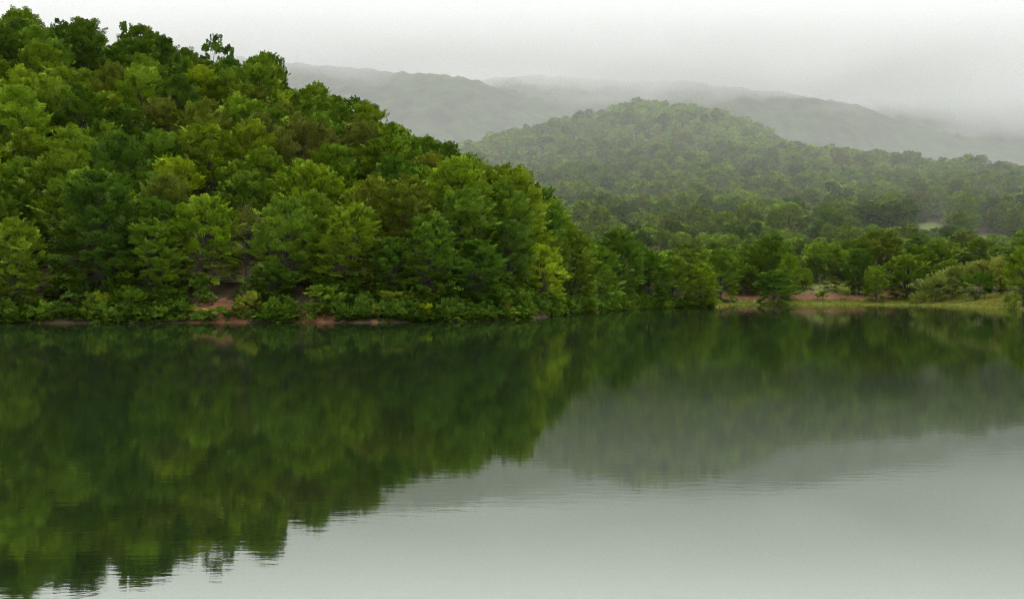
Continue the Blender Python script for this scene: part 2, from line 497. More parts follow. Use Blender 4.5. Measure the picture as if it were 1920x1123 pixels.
def leaves_mesh(name, org, dirs, lens, leaf, g, tmpl, mat, roll=0.3, droop=0.12, jit=0.22, width=0.7, sh=None):
    """org, dirs, lens: one row for each spray."""
    P, Dr = tmpl
    S, Nl = len(org), len(P)
    d = dirs / np.linalg.norm(dirs, axis=1, keepdims=True)
    up = np.array([0, 0, 1.0]); t = np.cross(d, up + g.normal(0, 0.12, (S, 3)))
    t /= np.linalg.norm(t, axis=1, keepdims=True) + 1e-9
    n = np.cross(t, d)
    a = g.normal(0, roll, S)[:, None]
    t, n = t * np.cos(a) + n * np.sin(a), n * np.cos(a) - t * np.sin(a)
    L = lens[:, None]
    u = P[None, :, 0] * L; v = P[None, :, 1] * L
    u = u + g.normal(0, 0.03, (S, Nl)) * L; v = v + g.normal(0, 0.03, (S, Nl)) * L
    bend = droop * (P[None, :, 0] ** 2) * L
    c = org[:, None, :] + d[:, None, :] * u[..., None] + t[:, None, :] * v[..., None]
    c = c - up * bend[..., None] + n[:, None, :] * g.normal(0, 0.035, (S, Nl))[..., None] * L[..., None]
    an = Dr[None, :] + g.normal(0, 0.25, (S, Nl))
    ax = d[:, None, :] * np.cos(an)[..., None] + t[:, None, :] * np.sin(an)[..., None]
    nn = n[:, None, :] + g.normal(0, jit, (S, Nl, 3))
    ax = ax + g.normal(0, jit * 0.5, (S, Nl, 3))
    ax /= np.linalg.norm(ax, axis=2, keepdims=True)
    sd = np.cross(nn, ax); sd /= np.linalg.norm(sd, axis=2, keepdims=True) + 1e-9
    nn = np.cross(ax, sd)
    ll = leaf * g.uniform(0.7, 1.25, (S, Nl))[..., None]
    base = c; tip = c + ax * ll
    mid = c + ax * ll * 0.45 + nn * ll * 0.07
    V = np.stack([base, mid + sd * ll * width * 0.5, tip, mid - sd * ll * width * 0.5], 2).reshape(-1, 3)
    Q = np.arange(S * Nl * 4).reshape(-1, 4)
    me = np_mesh(name, V, Q, mat)
    att = me.attributes.new('shade', 'FLOAT', 'FACE')
    att.data.foreach_set('value', np.clip(np.repeat(sh, Nl) + g.normal(0, 0.12, S * Nl), 0, 1).astype(np.float32))
    return me


def tubes(name, paths, mat, sides=6):
    """paths: list of (points, radii); all one mesh."""
    V, Q = [], []
    for pts, rad in paths:
        pts = np.asarray(pts, float); b0 = len(V)
        for k in range(len(pts)):
            tg = pts[min(k + 1, len(pts) - 1)] - pts[max(k - 1, 0)]
            tg /= np.linalg.norm(tg) + 1e-9
            a = np.cross(tg, (0.31, 0.95, 0.11)); a /= np.linalg.norm(a) + 1e-9
            b = np.cross(tg, a)
            for s in range(sides):
                th = 2 * math.pi * s / sides
                V.append(pts[k] + rad[k] * (a * math.cos(th) + b * math.sin(th)))
        for k in range(len(pts) - 1):
            for s in range(sides):
                s2 = (s + 1) % sides
                Q.append((b0 + k * sides + s, b0 + k * sides + s2, b0 + (k + 1) * sides + s2, b0 + (k + 1) * sides + s))
    return np_mesh(name, V, Q, mat, True)


def make_tree(seed, H=14.0, Rr=4.6, base=2.0, lobes=26, per=12, leaf=0.30, spray=1.9, upw=0.35, layered=0.0, top=0.42, sparse=1.0,
              n_side=9, n_leaf=4, lobe_r=1.9, mat=None, stems=1, trunk_r=0.22, limbs=True, flat=0.0, skirt=1.0):
    """Returns (wood mesh, leaf mesh) for a broadleaf tree standing at the origin."""
    g = np.random.default_rng(seed)
    zc = base + (H - base) * (1 - top)                # height of the widest part
    org, dirs, lens, paths, shs = [], [], [], [], []
    lean = g.normal(0, 0.25, 2)
    stemtops = []
    for s in range(stems):
        off = g.normal(0, 0.25 * (stems > 1), 2)
        tp = np.array([lean[0] + off[0] * 4, lean[1] + off[1] * 4, H * 0.86])
        pts = [np.array([off[0], off[1], -0.6])]
        for k in range(1, 6):
            f = k / 5
            pts.append(np.array([off[0] + (tp[0] - off[0]) * f, off[1] + (tp[1] - off[1]) * f, tp[2] * f]) + np.append(g.normal(0, 0.10 * H / 14, 2), 0))
        rr = [trunk_r * (1.25 if k == 0 else (1 - 0.9 * (k / 5) ** 0.6)) for k in range(6)]
        paths.append((pts, rr)); stemtops.append(pts)
    ga = math.pi * (3 - math.sqrt(5))
    for i in range(lobes):
        f = (i + 0.5) / lobes
        # spread over the crown, from top to base
        zz = 1 - 1.92 * f
        th = i * ga + g.normal(0, 0.25)
        rad = math.sqrt(max(0.05, 1 - zz * zz))
        if zz >= 0: z = zc + (H - zc - lobe_r * 0.55) * zz
        else: z = zc + (zc - base - lobe_r * 0.3) * zz
        q = Rr * (0.67 + g.uniform(-0.14, 0.10))
        if i % 4 == 1: q *= 0.5
        if zz < 0: rad = rad ** skirt
        c = np.array([lean[0] * z / H + q * rad * math.cos(th), lean[1] * z / H + q * rad * math.sin(th), z + g.normal(0, 0.25)])
        if g.uniform() > sparse: continue
        lr = lobe_r * g.uniform(0.75, 1.25)
        axis_c = np.array([lean[0] * 0.6, lean[1] * 0.6, zc - 0.25 * (H - base)])
        out = c - axis_c; out /= np.linalg.norm(out)
        face = out * 0.75 + np.array([0, 0, 0.75]); face /= np.linalg.norm(face)
        lobe_shade = g.normal(0.5, 0.16)
        for k in range(max(3, int(per * g.uniform(0.8, 1.2)))):
            r = g.normal(0, 1, 3); r /= np.linalg.norm(r)
            if r @ face < 0.05: r = r - 2 * (r @ face) * face
            if layered: r[2] *= (1 - 0.6 * layered)
            dd = 0.75 * r + 0.8 * out + np.array([0, 0, upw])
            if layered: dd[2] = dd[2] * (1 - 0.75 * layered) + 0.05
            p = c + r * lr * g.uniform(0.1, 0.7) * np.array([1, 1, 1 - 0.45 * layered])
            if flat: p[2] -= flat * abs(g.normal(0, 0.3))
            org.append(p); dirs.append(dd); lens.append(spray * g.uniform(0.65, 1.2)); shs.append(lobe_shade + g.normal(0, 0.13))
        if limbs:
            st = stemtops[i % stems]
            k = min(4, max(1, int(5 * (0.55 * z) / (H * 0.86))))
            p0 = st[k]
            midp = (p0 + c) / 2 + np.array([0, 0, 0.12 * np.linalg.norm(c - p0)])
            r0 = trunk_r * (0.26 - 0.04 * k)
            paths.append(([p0, midp, c, c + out * lr * 0.8], [r0, r0 * 0.65, r0 * 0.35, 0.012]))
    tm = spray_template(n_side, n_leaf)
    crown = leaves_mesh('crown', np.array(org), np.array(dirs), np.array(lens), leaf, g, tm, mat or M_LEAF, droop=0.16, sh=np.array(shs))
    trunk = tubes('trunk', paths, M_BARK)
    return trunk, crown


# kinds of tree: (wood, leaves, height, crown radius)
KIND = {}


def kind(name, n, **kw):
    KIND[name] = []
    for i in range(n):
        a = dict(kw)
        tr, cr_ = make_tree(1000 + 37 * len(KIND) + i, **a)
        KIND[name].append((tr, cr_, a.get('H', 14.0), a.get('Rr', 4.6)))


FINE = dict(n_side=11, n_leaf=5, leaf=0.25)
kind('dome', 5, H=14, Rr=5.0, base=-0.3, lobes=92, per=7, upw=0.25, lobe_r=1.2, spray=1.45, skirt=0.4, top=0.42, **FINE)
kind('feather', 4, H=14, Rr=4.9, base=0.2, lobes=86, per=7, upw=0.6, spray=1.75, lobe_r=1.05, top=0.48, skirt=0.45, **FINE)
kind('tall', 2, H=16, Rr=4.2, base=0.6, skirt=0.45, lobes=80, per=7, spray=1.5, upw=0.4, lobe_r=1.15, top=0.5, **FINE)
kind('layered', 3, H=13, Rr=5.0, base=-1.3, skirt=0.2, lobes=86, per=7, upw=0.1, layered=0.5, spray=1.6, lobe_r=1.25, top=0.5, trunk_r=0.2, **FINE)
kind('airy', 2, H=11, Rr=3.2, base=2.5, lobes=22, per=5, upw=0.5, spray=1.2, lobe_r=1.3, leaf=0.34, sparse=0.8, top=0.6, trunk_r=0.16)
kind('twiggy', 1, H=11, Rr=3.0, base=3.0, lobes=22, per=6, upw=0.9, spray=2.0, lobe_r=1.2, leaf=0.17, trunk_r=0.15)
kind('shrub', 3, H=3.2, Rr=2.2, base=0.1, lobes=14, per=11, upw=0.4, spray=0.9, lobe_r=0.8, leaf=0.20, stems=3, trunk_r=0.05)
kind('willow_shrub', 2, H=4.2, Rr=3.2, base=0.1, lobes=18, per=12, upw=0.8, spray=1.3, lobe_r=1.0, leaf=0.24, stems=4, trunk_r=0.06)
kind('sapling', 2, H=5, Rr=1.7, base=0.8, lobes=12, per=7, upw=0.0, layered=0.9, spray=1.0, lobe_r=0.7, leaf=0.24, trunk_r=0.05)

# colours of leaves by class: name used in labels, base colour
TINT = {
    'deep green': (0.064, 0.122, 0.012),
    'mid green': (0.100, 0.170, 0.013),
    'fresh green': (0.138, 0.215, 0.013),
    'yellow-green': (0.190, 0.262, 0.013),
    'olive': (0.128, 0.165, 0.017),
    'brownish olive': (0.118, 0.138, 0.022),
    'pale grey-green': (0.175, 0.215, 0.045),
}


def tint_of(name, g=rng):
    c = np.array(TINT[name]) * g.uniform(0.86, 1.16)
    c = c * np.array([g.uniform(0.92, 1.08), 1, g.uniform(0.85, 1.15)])
    return (float(c[0]), float(c[1]), float(c[2]), 1.0)


TREES = []     # everything planted so far: x, y, radius


def plant(knd, X, Y, H, W, tint, label, cat='tree', group=None, name='broadleaf_tree', z=None, idx=None, rot=None):
    tr, cr_, h0, r0 = KIND[knd][(idx if idx is not None else random.randrange(99)) % len(KIND[knd])]
    if z is None: z = float(ground_z(X, Y)[0])
    e = bpy.data.objects.new(name, None)
    COL.objects.link(e)
    e.empty_display_size = 0.5
    e.location = (X, Y, z)
    e.rotation_euler = (0, 0, rot if rot is not None else random.uniform(0, 6.283))
    sx = W / r0
    e.scale = (sx, sx, H / h0)
    for nm, me in (('trunk', tr), ('crown', cr_)):
        o = link(nm, me, e)
        if nm == 'crown': o.color = tint_of(tint)
    tag(e, label, cat, group)
    return e


# -- trees one can pick out along the left shore: px, row of the top, half width in px, metres behind the water's edge
SHORE_D = lambda px: float(np.interp(px, [p[0] for p in left_shore], [p[1] for p in left_shore]))
hand = [
    ('layered', 28, 418, 58, 3, 'fresh green', 'bright leafy tree overhanging the water at the left edge'),
    ('layered', 195, 332, 74, 7, 'deep green', 'tall dark green dome tree right of the black gap in the shore row'),
    ('feather', 312, 338, 56, 20, 'olive', 'round olive-green feathery crown behind the left shore row'),
    ('layered', 288, 415, 52, 6, 'mid green', 'tiered mid-green tree just left of the first red earth bank'),
    ('dome', 388, 375, 60, 11, 'fresh green', 'bright tiered tree standing above the first red earth bank'),
    ('twiggy', 462, 398, 30, 14, 'brownish olive', 'thin brownish twiggy tree between two fuller shore trees'),
    ('feather', 535, 384, 62, 10, 'mid green', 'fan-shaped feathery green tree above the red bank middle'),
    ('dome', 512, 498, 42, 5, 'deep green', 'low round dark tree hanging over the largest red bank'),
    ('layered', 655, 388, 66, 9, 'fresh green', 'bright fresh green shore tree with a pale slanting trunk'),
    ('tall', 703, 338, 46, 22, 'olive', 'upright yellowish olive crown behind the bright shore tree'),
    ('dome', 735, 450, 48, 6, 'deep green', 'dark shore tree above the right end of the red earth'),
    ('layered', 800, 408, 58, 6, 'deep green', 'broad dark green tree with foliage reaching down to the water'),
    ('dome', 872, 362, 62, 16, 'mid green', 'large domed green tree topping the middle of the shore row'),
    ('layered', 890, 455, 56, 5, 'deep green', 'low spreading dark tree dipping its boughs to the lake'),
    ('feather', 955, 420, 44, 10, 'deep green', 'dark leaning tree just left of the yellow-green shore tree'),
    ('feather', 1012, 466, 44, 4, 'yellow-green', 'single vivid yellow-green tree at the bend of the shore'),
    ('layered', 1072, 438, 48, 6, 'mid green', 'green shore tree right beside the vivid yellow-green one'),
    ('dome', 1122, 470, 40, 5, 'mid green', 'rounded tree on the shore before the point narrows'),
    ('dome', 1160, 436, 44, 12, 'deep green', 'tall dark tree where the wooded point steps down'),
    ('layered', 1215, 478, 42, 5, 'deep green', 'dark spreading tree near the end of the wooded point'),
    ('dome', 1262, 486, 38, 5, 'mid green', 'low domed tree second from the tip of the point'),
    ('layered', 1312, 498, 32, 1, 'fresh green', 'last low tree hanging over water at the tip of the point'),
]


def put(knd, px, top, hw, D, tint, label, cat='tree', group=None, name='broadleaf_tree', ext=0.0):
    X = (px - 960) / FP * D
    z = float(ground_z(X, D)[0])
    H = EYE + (HORIZON - top) / FP * D - z
    W = hw / FP * D
    TREES.append((X, D, W))
    return plant(knd, X, D, max(0.4, H), W, tint, label, cat, group, name, z)


for i, (knd, px, top, hw, dd, tint, lab) in enumerate(hand):
    put(knd, px, top, hw * 1.12, SHORE_D(px) + dd, tint, lab)

# -- shrubs and young growth at the foot of the left shore
shrubs = [
    ('shrub', 182, 555, 26, 1.5, 'yellow-green', 'yellow-green bush at the water below the tall dark dome tree'),
    ('shrub', 128, 580, 22, 1.2, 'mid green', 'small green bush in the dark left part of the shore'),
    ('shrub', 240, 545, 30, 2.0, 'mid green', 'rounded green bush at the waterline left of the red earth'),
    ('sapling', 365, 575, 20, 1.0, 'yellow-green', 'small bright yellow-green sapling in front of the first red bank'),
    ('shrub', 410, 578, 20, 1.0, 'mid green', 'low green bush at the water on the first red bank'),
    ('shrub', 468, 553, 26, 1.6, 'olive', 'yellowish olive bush between the two red earth banks'),
    ('shrub', 528, 588, 24, 0.8, 'mid green', 'flat green bush at the water left of the red slope'),
    ('sapling', 592, 535, 20, 1.6, 'fresh green', 'slender bright sapling growing out of the second red bank'),
    ('shrub', 655, 585, 18, 0.8, 'deep green', 'small dark bush right of the second red bank'),
    ('shrub', 738, 550, 34, 2.2, 'olive', 'large olive bush right of the third small red patch'),
    ('shrub', 795, 572, 27, 0.8, 'yellow-green', 'bright yellow-green bush at the water under dark trees'),
    ('shrub', 300, 588, 22, 0.8, 'deep green', 'dark bush at the water beside the first red bank'),
    ('shrub', 60, 590, 26, 0.8, 'deep green', 'dark bush in the black shade at the left edge'),
    ('shrub', 870, 585, 26, 0.6, 'deep green', 'dark bush at the water below the spreading dark tree'),
    ('shrub', 960, 580, 26, 0.8, 'mid green', 'green bush at the water left of the vivid yellow-green tree'),
    ('shrub', 1235, 572, 12, 0.2, 'pale grey-green', 'small pale tuft of leaves at the water by the wooded point'),
]
for knd, px, top, hw, dd, tint, lab in shrubs:
    put(knd, px, top, hw, SHORE_D(px) + dd, tint, lab, 'shrub' if knd == 'shrub' else 'sapling', None, 'shrub' if knd == 'shrub' else 'sapling_tree')

# -- the far shore: px, top, half width, distance
farhand = [
    ('dome', 1350, 474, 42, 286, 'mid green', 'tree just behind the tip of the wooded point on far shore'),
    ('dome', 1400, 500, 30, 300, 'mid green', 'smaller green tree behind the red earth at the far shore'),
    ('feather', 1448, 448, 52, 305, 'mid green', 'broad green tree behind the bushy tree at the far waterline'),
    ('layered', 1452, 508, 36, 279, 'deep green', 'dark bushy tree standing at the far waterline between red banks'),
    ('feather', 1478, 482, 26, 291, 'fresh green', 'lighter slim tree leaning right beside the waterline tree'),
    ('dome', 1530, 482, 19, 318, 'deep green', 'small dark tree alone above the long red bank'),
    ('feather', 1572, 487, 22, 322, 'mid green', 'slim tree right of the lone dark one above the red bank'),
    ('feather', 1512, 506, 14, 309, 'fresh green', 'small light green tree left of the lone dark one'),
    ('tall', 1641, 500, 25, 284, 'mid green', 'thin drooping tree with a visible stem at far waterline'),
    ('dome', 1648, 440, 52, 316, 'olive', 'big rounded tree crowning the clump on the far shore'),
    ('dome', 1700, 482, 48, 291, 'mid green', 'wide green tree in front of the far shore clump'),
    ('dome', 1752, 462, 38, 325, 'mid green', 'rounded tree at the right of the far shore clump'),
    ('dome', 1722, 466, 40, 305, 'mid green', 'green tree filling the middle of the far shore clump'),
    ('feather', 1778, 490, 30, 312, 'fresh green', 'lighter tree at the right foot of the far shore clump'),
    ('dome', 1600, 452, 34, 335, 'mid green', 'rounded tree standing behind the left of the shore clump'),
    ('dome', 1610, 470, 30, 300, 'deep green', 'dark narrow tree at the left of the far shore clump'),
    ('dome', 1815, 474, 30, 345, 'mid green', 'round green tree standing alone in front of the dark wood'),
    ('dome', 1875, 474, 40, 380, 'deep green', 'dark broad tree below the grassy glade on the right'),
    ('dome', 1918, 470, 36, 219, 'fresh green', 'nearer vivid green tree cut off by the right edge'),
]
for knd, px, top, hw, D, tint, lab in farhand:
    put(knd, px, top, hw, D, tint, lab)
farshrubs = [
    ('willow_shrub', 1748, 524, 34, 276, 'pale grey-green', 'pale grey-green bush at the left of the willowy thicket'),
    ('willow_shrub', 1788, 508, 36, 278, 'pale grey-green', 'tallest pale bush in the middle of the willowy thicket'),
    ('shrub', 1838, 518, 34, 262, 'deep green', 'dark rounded bush in front of the pale willowy thicket'),
    ('willow_shrub', 1866, 492, 34, 290, 'pale grey-green', 'pale bush behind the dark rounded bush at right'),
    ('willow_shrub', 1893, 502, 30, 262, 'olive', 'yellowish bush next to the nearer tree at the right edge'),
    ('willow_shrub', 1822, 498, 34, 298, 'pale grey-green', 'pale bush at the back of the willowy thicket'),
    ('shrub', 1726, 552, 16, 272, 'pale grey-green', 'small round pale bush on the grass left of the thicket'),
    ('shrub', 1541, 547, 12, 289, 'fresh green', 'small light bush on the long red bank, left of two'),
    ('shrub', 1581, 541, 12, 290, 'pale grey-green', 'small pale bush on the long red bank, right of two'),
    ('shrub', 1500, 520, 14, 305, 'mid green', 'small green bush at the top of the red earth path'),
    ('shrub', 1560, 528, 18, 306, 'olive', 'low olive bush above the long red bank'),
    ('shrub', 1602, 528, 20, 303, 'mid green', 'low green bush above the right end of the red bank'),
]
for knd, px, top, hw, D, tint, lab in farshrubs:
    put(knd, px, top, hw, D, tint, lab, 'shrub', None, 'shrub')
# the dark tree with see-through crown and its neighbours on the left ridge
put('airy', 230, 52, 26, 283, 'deep green', 'dark see-through tree standing out alone on the left ridge')
put('airy', 395, 72, 34, 275, 'deep green', 'ragged dark tree at the right end of the ridge crest')
put('airy', 425, 92, 22, 273, 'deep green', 'small ragged tree below the right end of ridge crest')
put('airy', 120, 44, 30, 286, 'deep green', 'ragged tree on the skyline left of the see-through one')
put('airy', 30, 27, 24, 290, 'deep green', 'ragged tree on the skyline at the upper left corner')
put('dome', 515, 116, 30, 270, 'mid green', 'rounded tree on the descending left ridge, first against mountain')

# -- the rest of the wood
TREES_XY = [(a, b, c) for a, b, c in TREES]


def scatter(n, xr, yr, spacing, ok, seed):
    g = np.random.default_rng(seed)
    X = g.uniform(*xr, n); Y = g.uniform(*yr, n)
    Z = ground_z(X, Y)
    keep = ok(X, Y, Z)
    X, Y, Z = X[keep], Y[keep], Z[keep]
    cell = {}
    for a, b, c in TREES_XY: cell.setdefault((int(a // 12), int(b // 12)), []).append((a, b, max(2.4, c * 0.62)))
    res = []
    for x, y, z in zip(X, Y, Z):
        s = spacing(x, y); i, j = int(x // 12), int(y // 12); good = True
        for di in (-1, 0, 1):
            for dj in (-1, 0, 1):
                for (a, b, r) in cell.get((i + di, j + dj), ()):
                    if (a - x) ** 2 + (b - y) ** 2 < max(s if r is None else r + s * 0.45, 1) ** 2: good = False; break
                if not good: break
            if not good: break
        if good:
            cell.setdefault((i, j), []).append((x, y, s * 0.55)); res.append((x, y, z))
    return np.array(res)


def spine_y(X):
    sx = np.array([(p - 960) / FP * d for p, q, d in spine]); sd = np.array([d for p, q, d in spine])
    return np.interp(X, sx, sd)


def shore_y(X):
    sx = np.array([(p - 960) / FP * d for p, d in left_shore]); sd = np.array([d for p, d in left_shore])
    return np.interp(X, sx, sd, right=400)


left_pts = scatter(12000, (-230, 45), (122, 345), lambda x, y: 7.2,
                   lambda X, Y, Z: (Z > 1.6) & (Y > shore_y(X) + 7) & (Y < spine_y(X) + 38) & (X < 44) & (X > -0.62 * Y)
                   & ~((pix(X, Y) > 62) & (pix(X, Y) < 140) & (Y < shore_y(X) + 17)) & ~((pix(X, Y) > 335) & (pix(X, Y) < 660) & (Y < shore_y(X) + 9)), 5)
open_ground = lambda X, Y: np.any([((pix(X, Y) - px) / wx) ** 2 + ((Y - D) / wy) ** 2 < 1.0 for px, D, wx, wy in glades], axis=0)


def far_ok(X, Y, Z):
    p = pix(X, Y)
    ok = (Z > 3.2) & (X > -0.12 * Y) & (X < 0.60 * Y) & (Y > 270) & ~open_ground(X, Y)
    ok &= ~((p > 1470) & (p < 1640) & (Y < 318))
    ok &= ~((p > 1335) & (p < 1480) & (Y < 292))
    ok &= ~((p > 1690) & (Y < 335) & (Y > 200) & (p < 1905))
    return ok & (Y > np.where(X < 44, spine_y(X) + 60, 0))


far_pts = scatter(60000, (-130, 640), (272, 1130), lambda x, y: 6.8 if y < 420 else 9.4, far_ok, 6)
def glade_front(X, Y, Z):
    p = pix(X, Y)
    return np.any([(((p - px) / wx) ** 2 + ((Y - D) / wy) ** 2 < 1.05) & (Y < D + (0.12 + 0.3 * vnoise(X / 9, Y / 9, 33)) * wy) for px, D, wx, wy in glades[:2]], axis=0)


bush_pts = scatter(5000, (110, 240), (330, 560), lambda x, y: 4.3, glade_front, 8)
n_bush = len(bush_pts)
print('left', len(left_pts), 'far', len(far_pts), 'bushes', n_bush)

# sizes, kinds and colours
g2 = np.random.default_rng(77)
allp = np.concatenate([left_pts, far_pts, bush_pts]); isbush = np.arange(len(allp)) >= len(left_pts) + len(far_pts); isleft = np.arange(len(allp)) < len(left_pts)
hgt = np.where(isleft, g2.uniform(9.2, 15.6, len(allp)), g2.uniform(7.5, 16.5, len(allp)))
hgt = np.where(~isleft & (allp[:, 1] < 420), g2.uniform(6.5, 11.5, len(allp)), hgt)
ridge_k = isleft & (allp[:, 1] > spine_y(allp[:, 0]) - 14)
hgt = np.where(ridge_k, np.minimum(hgt, 12.0), hgt)
hgt = np.where(isbush, g2.uniform(2.6, 5.6, len(allp)), hgt)
tipk = np.clip((44 - allp[:, 0]) / 40, 0.45, 1)
hgt = np.where(isleft, hgt * tipk, hgt)
wid = hgt * np.where(isleft, g2.uniform(0.35, 0.46, len(allp)), g2.uniform(0.40, 0.56, len(allp)))
wid = np.where(isbush, hgt * 0.6, wid)
tone = fbm(allp[:, 0] / 22, allp[:, 1] / 30, 41, 2) + g2.normal(0, 0.42, len(allp))
cls_names = ['deep green', 'mid green', 'olive', 'fresh green', 'yellow-green', 'brownish olive']


def classify(t, left, d):
    if t < -0.50: return 'deep green'
    if t < 0.08: return 'mid green'
    if t < 0.62: return 'fresh green'
    if t < 0.82: return 'olive'
    if t < 1.12: return 'yellow-green' if left else 'fresh green'
    return 'brownish olive'


cls = [classify(t, l, p[1]) for t, l, p in zip(tone, isleft, allp)]

# which ones show largest in the picture: paint them front to back into a small map
BW, BH = 640, 374
buf = np.zeros((BH, BW), np.int32) - 1
Ssc = BW / 1920.0


def paint(idx, X, Y, z, H, W):
    px = (960 + FP * X / Y) * Ssc; y1 = (HORIZON - FP * (z + H - EYE) / Y) * Ssc; y0 = (HORIZON - FP * (z + 0.12 * H - EYE) / Y) * Ssc
    rx = FP * W / Y * Ssc; cyy = (y0 + y1) / 2; ry = max(0.5, (y0 - y1) / 2)
    xa, xb = max(0, int(px - rx)), min(BW - 1, int(px + rx) + 1); ya, yb = max(0, int(cyy - ry)), min(BH - 1, int(cyy + ry) + 1)
    if xb <= xa or yb <= ya: return
    yy, xx = np.mgrid[ya:yb + 1, xa:xb + 1]
    m = (((xx - px) / rx) ** 2 + ((yy - cyy) / ry) ** 2 <= 1) & (buf[ya:yb + 1, xa:xb + 1] == -1)
    buf[ya:yb + 1, xa:xb + 1][m] = idx


items = [(p[1], k, p[0], p[1], p[2], hgt[k], wid[k]) for k, p in enumerate(allp)]
items += [(y, -2, x, y, float(ground_z(x, y)[0]), 11.0 if w > 2 else 3, w) for x, y, w in TREES]
for it in sorted(items, key=lambda a: a[0]): paint(it[1], *it[2:])
cnt = np.bincount(buf[buf >= 0], minlength=len(allp))
order = np.argsort(-cnt)
single = [int(k) for k in order if cnt[k] > 12 and not isbush[k]][:262]
rest = np.array([k for k in range(len(allp)) if k not in set(single)])
print('single', len(single), 'smallest', cnt[single[-1]], 'rest', len(rest))

# labels: colour, kind of crown, band on the slope, landmark below or above
LAND = [(70, 'far left'), (170, 'above the black gap'), (330, 'above the tall dark tree'), (470, 'above the first red bank'), (660, 'above the second red bank'),
        (820, 'above the third red patch'), (940, 'above broad dark shore trees'), (1080, 'above the vivid shore tree'), (1360, 'on the narrowing point')]
FLAND = [(1200, 'left behind the wooded point'), (1400, 'behind the point tip'), (1490, 'behind the waterline tree'), (1620, 'above the long red bank'), (1800, 'behind the shore clump'), (2100, 'right of shore clump')]
KN = {'dome': 'domed', 'feather': 'feathery', 'tall': 'upright', 'layered': 'tiered'}
spec = []
for k in single:
    x, y, z = allp[k]
    px = pix(x, y); left = bool(isleft[k])
    knd = random.choices(['dome', 'feather', 'tall', 'layered'], [5, 4, 1.6, 0.8 if left else 0.3])[0]
    if left:
        f = (y - shore_y(np.array([x]))[0]) / max(10.0, spine_y(np.array([x]))[0] - shore_y(np.array([x]))[0])
        band = 'low on left hill' if f < 0.3 else 'halfway up left hill' if f < 0.58 else 'high on left hill' if f < 0.86 else 'along left ridge'
        land = next(t for lim, t in LAND if px < lim or lim == 1360)
    else:
        band = 'at far hill foot' if y < 360 else 'on lower far hill' if y < 480 else 'on far hill' if y < 640 else 'high on far hill'
        land = next(t for lim, t in FLAND if px < lim or lim == 2100)
    spec.append((k, knd, px, f'{cls[k]} {KN[knd]} tree {band}, {land}', 'trees on the left hill' if left else 'trees on the far hill'))
by = {}
for s in spec: by.setdefault(s[3], []).append(s)
ORD = ['leftmost'] + [w + ' from left' for w in 'second third fourth fifth sixth seventh eighth ninth tenth eleventh twelfth thirteenth fourteenth fifteenth sixteenth seventeenth eighteenth'.split()]
for lab, ss in by.items():
    ss.sort(key=lambda s: s[2])
    for i, s in enumerate(ss):
        k = s[0]
        L2 = lab
        if len(ss) == 2: L2 = lab + (', left of two' if i == 0 else ', right of two')
        elif len(ss) > 2: L2 = lab + ', ' + ORD[min(i, len(ORD) - 1)]
        x, y, z = allp[k]
        plant(s[1], float(x), float(y), float(hgt[k]), float(wid[k]), cls[k], L2, 'tree', s[4], z=float(z) - 0.1)

# the remaining wood as one mass of instances
wood_col = bpy.data.collections.new('forest_kinds')
for i, (kw) in enumerate([dict(H=14, Rr=4.9, base=1.2, upw=0.45), dict(H=14, Rr=4.6, base=2, upw=0.7, top=0.5), dict(H=16, Rr=4.2, base=2, upw=0.5, top=0.55), dict(H=13, Rr=5.2, base=1, upw=0.3), dict(H=14, Rr=4.4, base=1.5, upw=0.6)]):
    tr, cr_ = make_tree(500 + i, lobes=44, per=7, leaf=0.52, spray=1.8, lobe_r=1.5, n_side=6, n_leaf=3, mat=M_WOOD_LEAF, trunk_r=0.2, limbs=False, **kw)
    me = cr_
    # trunk and crown in one mesh
    nv = len(me.vertices); co = np.empty(nv * 3, np.float32); me.vertices.foreach_get('co', co)
    tv = len(tr.vertices); tco = np.empty(tv * 3, np.float32); tr.vertices.foreach_get('co', tco)
    tq = np.empty(len(tr.loops), np.int32); tr.loops.foreach_get('vertex_index', tq)
    sh = np.empty(len(me.polygons), np.float32); me.attributes['shade'].data.foreach_get('value', sh)
    V = np.concatenate([co.reshape(-1, 3), tco.reshape(-1, 3)]); Q = np.concatenate([np.arange(nv).reshape(-1, 4), tq.reshape(-1, 4) + nv])
    m2 = np_mesh('forest_tree_%d' % i, V, Q, M_WOOD_LEAF); m2.materials.append(M_BARK)
    mi = np.zeros(len(Q), np.int32); mi[nv // 4:] = 1; m2.polygons.foreach_set('material_index', mi)
    a = m2.attributes.new('shade', 'FLOAT', 'FACE'); a.data.foreach_set('value', np.concatenate([sh, np.full(len(tq) // 4, 0.5, np.float32)]))
    o = bpy.data.objects.new('forest_tree_%d' % i, m2); wood_col.objects.link(o)


